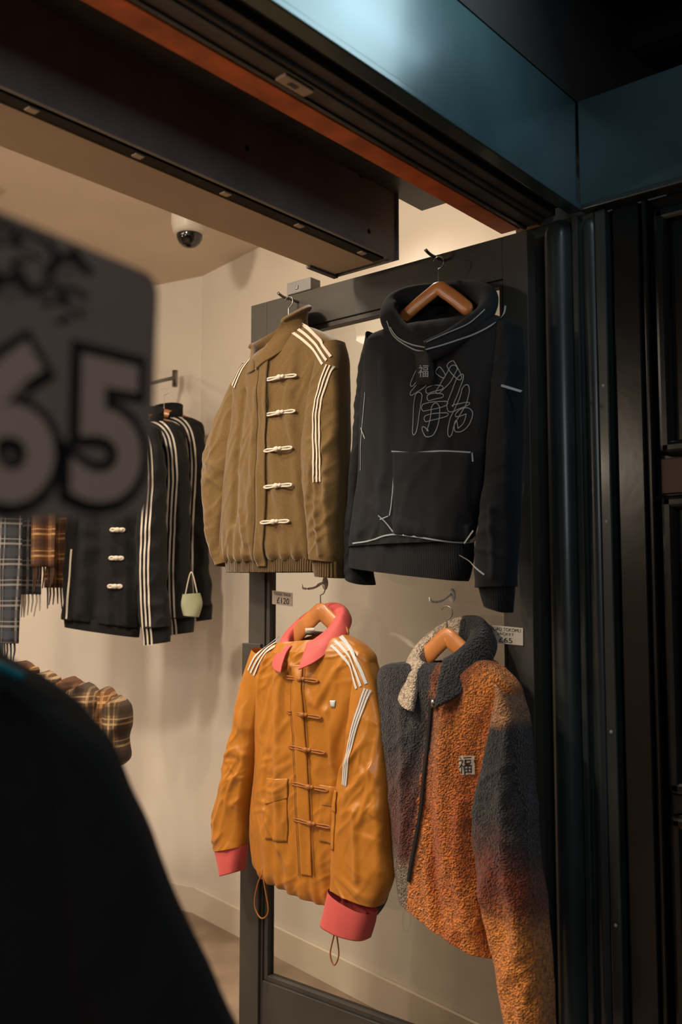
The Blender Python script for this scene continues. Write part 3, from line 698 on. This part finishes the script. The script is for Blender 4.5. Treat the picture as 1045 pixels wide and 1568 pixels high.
for x,y,z in((-.5,2.1,2.0),(-.2,3.6,2.0)):
    P=[lathe('bulb',x,y,[(.012,z+.07),(.016,z+.05),(.032,z+.01),(.034,z-.01),(.022,z-.03),(.003,z-.036)],M['bulb'],24),lathe('holder',x,y,[(.016,z+.12),(.018,z+.07),(.013,z+.065)],M['ink'],20),lathe('flex',x,y,[(.003,2.65),(.003,z+.11)],M['ink'],8)]
    group('pendant_bulb',(x,y,2.65),P)
    l=bpy.data.lights.new('pendant_lamp','POINT'); l.energy=20; l.color=(1,.82,.63); l.shadow_soft_size=.05
    o=link(bpy.data.objects.new('pendant_lamp',l)); o.location=(x,y,z-.09)
P=[]
P.append(sweep('tube',Frame((0,0,0),(1,0,0),(0,-1,0)),[(1.30,2.58,-.60),(1.80,2.58,-.60)],.013,.013,M['tube'],n=14,taper=False))
bx('fitting',(1.27,.57,2.6),(1.83,.63,2.63),M['camw'],.003)
group('tube_light',(1.55,.6,2.6),P)
area('street_tube_light',(1.45,.58,2.565),.35,3.3,(.68,.93,1),(1.1,.93,2.2))
area('street_fill',(-1.5,-2.0,2.4),1.2,28,(.95,.96,1),(1.4,1.3,1.6))  # added fill from behind the camera to lift the header faces
# ================================================================== BACKGROUND STOCK
dB=3.45
def rb(L): return [front(r[0],r[1],dB)+front(r[2],r[3],dB) for r in L]
def pb(L): return [front(u,v,dB) for u,v in L]
def bframe(off): return Frame(FH*dB-FH*off,RT,-FH)
def darkjacket(name,off,dx,dy,tog):
    fr_=bframe(off); P=[]
    sh=lambda L:[(a+dx,b+dy,c+dx,d+dy) for a,b,c,d in L]; sp=lambda L:[(a+dx,b+dy) for a,b in L]
    b_=loft('body',fr_,rb(sh([(150,640,215,632),(125,648,238,640),(112,665,248,655),(110,720,242,720),(108,800,236,800),(102,880,228,880),(98,935,214,950)])),.055,M['black'],fold=(.014,12,2.4),cross=.005,seed=dx+41,n=80,mm=70,neck=(.04,.01,.1),hemg=.006,cr=creases([([(140,700),(136,800),(128,930)],.018,.014),([(160,720),(158,820),(150,940)],.014,-.012),([(200,700),(196,820),(200,940)],.016,.012)],dB,lambda u,v,X:front(u+dx,v+dy,X)))
    hb=loft('hem_rib',fr_,rb(sh([(98,930,214,945),(100,948,212,964)])),.05,M['black'],n=8,mm=70,fold=(.004,30,3),neck=(0,0,.1))
    s_=loft('sleeve_image_right',fr_,rb(sh([(212,640,244,652),(213,700,256,705),(212,780,257,780),(213,860,258,860),(216,925,262,920),(221,950,264,946)])),.045,M['black'],c0=.03,fold=(.010,12,3),cross=.010,seed=dx+44,n=80,mm=60,neck=(0,0,.1))
    cf_=loft('cuff',fr_,rb(sh([(220,950,264,945),(223,975,262,970)])),.036,M['black'],c0=.03,n=8,mm=50,fold=(.002,30,3),neck=(0,0,.1))
    s2=loft('sleeve_image_left',fr_,rb(sh([(118,650,140,650),(112,700,132,700),(104,800,130,800),(100,880,122,880),(98,935,118,940)])),.04,M['black'],c0=.01,fold=(.01,12,4),cross=.008,seed=dx+47,n=60,mm=50,neck=(0,0,.1))
    P+=[b_,hb,s_,cf_,s2]; T=bvh([b_,s_,s2,cf_])
    triple('sleeve_stripe',T,fr_,pb(sp([(188,636),(212,645),(228,668),(234,720),(230,800),(228,880),(232,975)])),M['white'],.015,.0065,P)
    if tog:
        for u,v in((182,800),(180,843),(178,886)):
            a,b=front(u+dx,v+dy,dB-.05); toggle(fr_,T,a,b,.05,M['white'],.004,P,knot=.009)
        P.append(strip('front_tape',T,fr_,pb(sp([(116,830),(112,880),(108,935)])),.006,M['white']))
    L_=Vector(front(154+dx,642+dy,dB));R_=Vector(front(212+dx,636+dy,dB))
    P.append(collar('stand_collar',fr_,(L_+R_)/2,(R_-L_).normalized(),(R_-L_).length/2,.05,[(1.05,1.1,-.02,4,.03,0),(1.0,1.0,.02,15,.03,0),(1.0,1.0,.05,25,.03,0)],M['black'],thick=.006))
    a,b=front(182+dx,622+dy,dB); P+=hanger(fr_,(a-.13,b-.06),(a,b),(a+.13,b-.06),0,b+.09)
    group(name,fr_.w(a,b),P)
darkjacket('striped_track_jacket',.0,0,12,True)
darkjacket('striped_track_jacket',-.15,26,0,False)
darkjacket('striped_track_jacket',-.30,46,-18,False)
# rail arm from the wall carrying them
P=[]
def w3(u,v,d): a,b=front(u,v,d); return FH*d+RT*a+UP*b
def tube(name,p,q,r,m,n=14):
    p=Vector(p);q=Vector(q);t=(q-p).normalized();s=t.cross(UP if abs(t.z)<.9 else Vector((1,0,0))).normalized();u=t.cross(s)
    V=[e+s*r*math.cos(2*math.pi*j/n)+u*r*math.sin(2*math.pi*j/n) for e in(p,q) for j in range(n)]
    return mesh(name,V,[(j,(j+1)%n,n+(j+1)%n,n+j) for j in range(n)]+[tuple(range(n))[::-1],tuple(range(n,2*n))],m)
A=w3(268,578,3.95);B=w3(150,606,3.35)
P.append(tube('arm',A,B,.008,M['steel'])); P.append(blob('end_ball',Frame(B,RT,-FH),(0,0,0),(.018,.018,.018),M['steel'],8)); 
P.append(tube('wall_flange',A+Vector((.0,.0,-.04)),A+Vector((.0,.0,.03)),.012,M['steel']))
group('wall_hanging_rail',A,P)
# scarves on a second rail
def scarf(name,x0,x1,y0,y1,d,m,fringe,seed):
    fr_=Frame(FH*d,RT,-FH); a0,b0=front(x0,y0,d);a1,b1=front(x1,y1,d); n=50;k=24;V=[];Fc=[];uv=[]
    for i in range(n):
        t=i/(n-1); b=b0+(b1-b0)*t
        for j in range(k):
            s=j/(k-1); a=a0+(a1-a0)*s+.006*noise.noise(Vector((b*5,seed,1)))
            c=.018*math.sin(s*9+seed+2*noise.noise(Vector((b*3,seed,4))))*(.4+.6*t)
            V.append(fr_.w(a,b,c)); uv.append((a*1.3,b))
    for i in range(n-1):
        for j in range(k-1): q=i*k+j; Fc.append((q,q+1,q+k+1,q+k))
    o=mesh('cloth',V,Fc,m,True,uv); o.modifiers.new('s','SOLIDIFY').thickness=.006
    P=[o]; V=[];Fc=[]
    for j in range(int((a1-a0)/.010)):
        a=a0+.006+j*.010; L=.06+.025*random.random(); 
        for (aa,bb,r) in((a,b1+.004,.004),(a+.002,b1-.025,.0035),(a+random.uniform(-.008,.008),b1-L,.002)):
            c=.018*math.sin((a-a0)/(a1-a0)*9+seed)
            V+= [fr_.w(aa-r,bb,c),fr_.w(aa,bb,c+r),fr_.w(aa+r,bb,c),fr_.w(aa,bb,c-r)]
        q=len(V)-12
        for s in(0,4):
            for e in range(4): f=(e+1)%4; Fc.append((q+s+e,q+s+f,q+s+4+f,q+s+4+e))
    P.append(mesh('fringe',V,Fc,fringe))
    group(name,fr_.w((a0+a1)/2,b0),P)
scarf('plaid_scarf',-30,28,600,985,3.30,M['pl1'],M['pl1'],1)
scarf('plaid_scarf',26,62,600,910,3.42,M['pl1'],M['paper'],3)
scarf('plaid_scarf',54,86,600,868,3.34,M['pl2'],M['pl2'],5)
scarf('plaid_scarf',80,118,600,900,3.62,M['pl2'],M['pl2'],7)
P=[tube('bar',w3(-60,598,3.4),w3(140,598,3.4),.011,M['steel']),tube('bar_bracket',w3(20,598,3.4),w3(20,470,4.3),.008,M['steel'])]
group('scarf_rail',w3(0,598,3.4),P)
# plaid shirts and scarves bunched on a lower rail
P=[]; dP=3.0
fr_=Frame(FH*dP,RT,-FH)
for i,(x0,x1,y0,y1,off) in enumerate([(-20,60,1012,1300,.0),(36,100,1026,1290,.03),(74,134,1036,1280,.0),(104,160,1044,1240,.035),(136,186,1052,1205,.0),(160,206,1064,1172,.03)]):
    f=lambda u,v: front(u,v,dP)
    rows=[f(x0+22,y0+6)+f(x1-24,y0),f(x0+6,y0+12)+f(x1-10,y0+8),f(x0,y0+30)+f(x1,y0+26),f(x0+2,(y0+y1)/2)+f(x1-2,(y0+y1)/2),f(x0+5,y1-10)+f(x1-6,y1-14),f(x0+12,y1)+f(x1-14,y1-6)]
    P.append(loft('draped_cloth',fr_,rows,.07,M['pl3'] if i%2 else M['pl2'],c0=off,fold=(.022,26,4),cross=.014,seed=60+i*3,n=70,mm=60,neck=(0,0,.1),pw=.9))
P.append(tube('rail',w3(-60,1080,dP),w3(198,1100,dP),.012,M['steel'])); P.append(tube('rail_leg',w3(150,1120,dP),Vector((*(w3(150,1120,dP).xy),0)),.012,M['steel'])); P.append(tube('rail_leg',w3(-40,1100,dP),Vector((*(w3(-40,1100,dP).xy),0)),.012,M['steel']))
group('plaid_clothes_rail',w3(100,1100,dP),P)
# small pale pouch hanging from a sleeve of the jackets
P=[]; dd=3.36; fr_=Frame(FH*dd,RT,-FH)
P.append(loft('pouch',fr_,[front(279,910,dd)+front(307,908,dd),front(277,926,dd)+front(310,924,dd),front(281,943,dd)+front(304,945,dd)],.02,mat('pale_green_cloth',(150,152,122),.8),n=20,mm=30,fold=(.003,20,9),neck=(0,0,.1)))
P.append(sweep('strap',fr_,[(*front(284,910,dd),0),(*front(293,876,dd),0),(*front(302,908,dd),0)],.002,.002,M['white'],n=8,taper=False))
group('pouch_bag',fr_.w(*front(292,920,dd)),P)
# ================================================================== FOREGROUND
dJ=.85; FJ=Frame(FH*dJ,RT,-FH)
def rj(L): return [front(r[0],r[1],dJ)+front(r[2],r[3],dJ) for r in L]
P=[]
P.append(loft('body',FJ,rj([(-160,1012,-20,1008),(-230,1025,45,1034),(-300,1060,108,1078),(-330,1110,140,1118),(-340,1180,160,1180),(-345,1300,170,1300),(-350,1500,175,1500),(-350,1800,180,1800)]),.07,M['black'],fold=(.008,14,3),seed=71,n=90,mm=80,neck=(.03,.01,.1)))
P.append(loft('sleeve_image_right',FJ,rj([(30,1040,105,1076),(60,1090,160,1130),(75,1170,192,1190),(85,1280,228,1270),(95,1400,275,1390),(120,1520,328,1500),(160,1660,395,1630),(200,1760,430,1740)]),.05,M['black'],c0=.01,fold=(.008,14,4),cross=.004,seed=74,n=90,mm=70,neck=(0,0,.1)))
P.append(loft('sleeve_image_left',FJ,rj([(-395,1090,-290,1060),(-430,1200,-320,1190),(-470,1400,-350,1400),(-520,1650,-410,1660)]),.05,M['black'],c0=.01,fold=(.008,14,4),cross=.004,seed=77,n=60,mm=50,neck=(0,0,.1)))
P.append(sweep('rim_light_strand',FJ,[(*front(u,v,dJ),c) for u,v,c in((-110,1000,.05),(-40,1003,.055),(10,1010,.04),(45,1034,.02))],.004,.004,M['teal_rim_light'],n=10,taper=False))  # teal rim light along the shoulder, modelled as a coloured strand
P.append(sweep('brown_lapel',FJ,[(*front(u,v,dJ),.085) for u,v in((-8,1060),(2,1150),(2,1250),(-6,1330))],.008,.004,mat('brown_lapel',(84,58,44),.8),n=10))
T0=front(-90,985,dJ); P+=hanger(FJ,(T0[0]-.10,T0[1]-.05),T0,(T0[0]+.08,T0[1]-.05),0,T0[1]+.11)
group('black_jacket',FJ.w(*T0),P)
P=[]
top=FJ.w(-.62,T0[1]+.10,0); arm=FJ.w(T0[0]+.01,T0[1]+.10,0)
P.append(tube('pole',(top.x,top.y,0),(top.x,top.y,1.95),.014,M['steel'])); P.append(tube('arm',top,arm,.008,M['steel']))
P.append(lathe('foot',top.x,top.y,[(.16,0),(.16,.012),(.03,.02),(.014,.05)],M['steel']))
group('garment_stand',(top.x,top.y,0),P)
# hanging price sign, held on the stand
S0=FH*.60+RT*(-.12); sd=(RT*(-.5145)+FH*(-.8575)).normalized()
nrm=Vector((sd.y,-sd.x,0)); 
if nrm.dot(-S0)<0: nrm=-nrm
FS=Frame(S0,-sd,nrm)     # a = -distance to the left of right edge
zt=EYE+front(232,425,.6)[1]-EYE; zb=front(222,790,.6)[1]
Wd=.235
def srow(s): return (zt+.0, zb-.10*s)
P=[]
outl=[]
r=.012
def arc(cx,cz,a0,a1): return [(cx+r*math.cos(math.radians(a0+(a1-a0)*i/6)),cz+r*math.sin(math.radians(a0+(a1-a0)*i/6))) for i in range(7)]
outl+=arc(-r,zt-r,0,90)+arc(-Wd+r,zt-r,90,180)+arc(-Wd+r,zb-.10*Wd+r,180,270)+arc(-r-.003,zb+r,270,360)
V=[FS.w(a,b,.0015) for a,b in outl]+[FS.w(a,b,-.0015) for a,b in outl]; k=len(outl)
Fc=[tuple(range(k)),tuple(range(2*k-1,k-1,-1))]+[(i,(i+1)%k,k+(i+1)%k,k+i) for i in range(k)]
P.append(mesh('card',V,Fc,M['sign'],False))
def sq(s0,s1,f0,f1):
    def z(s,f): t,b=srow(s); return t+(b-t)*f
    return [(-s1,z(s1,f0)),(-s0,z(s0,f0)),(-s0,z(s0,f1)),(-s1,z(s1,f1))]
for ch,s0,s1 in(('5',.012,.074),('6',.082,.146),('£',.155,.215)):
    P.append(glyph('digit_outline',FS,ch,sq(s0-.006,s1+.006,.355,.985),M['ink'],None,c=.002,off=0,zs=0,offset=.085))
    P.append(glyph('digit_fill',FS,ch,sq(s0+.002,s1-.002,.40,.94),M['signlt'],None,c=.003,off=0,zs=0,offset=.030))
P.append(glyph('brand_print',FS,'福得勞冷',sq(.055,.21,.02,.17),M['ink'],None,c=.002,off=0,zs=0,offset=.06))
P.append(glyph('brand_print',FS,'得福冷勞',sq(.060,.21,.16,.32),M['ink'],None,c=.002,off=0,zs=0,offset=.06))
cl=FS.w(-Wd+.01,zt-.01,-.004); P.append(tube('sign_arm',cl,(top.x,top.y,cl.z),.005,M['steel']))
group('price_sign',cl,P)
# ================================================================== WORLD + CAMERA
w=bpy.data.worlds.new('night'); bpy.context.scene.world=w; w.use_nodes=True
w.node_tree.nodes['Background'].inputs[0].default_value=(.66,.69,.72,1); w.node_tree.nodes['Background'].inputs[1].default_value=.032
cam=bpy.data.cameras.new('camera'); co=link(bpy.data.objects.new('camera',cam))
co.location=(0,0,EYE); co.rotation_euler=(FH*CP+UP*SP).to_track_quat('-Z','Y').to_euler()
cam.sensor_fit='VERTICAL'; cam.sensor_height=36; cam.lens=1450/1568*36; cam.clip_start=.02
cam.dof.use_dof=True; cam.dof.focus_distance=2.45; cam.dof.aperture_fstop=3.2
bpy.context.scene.camera=co
bpy.context.scene.view_settings.view_transform='Standard'
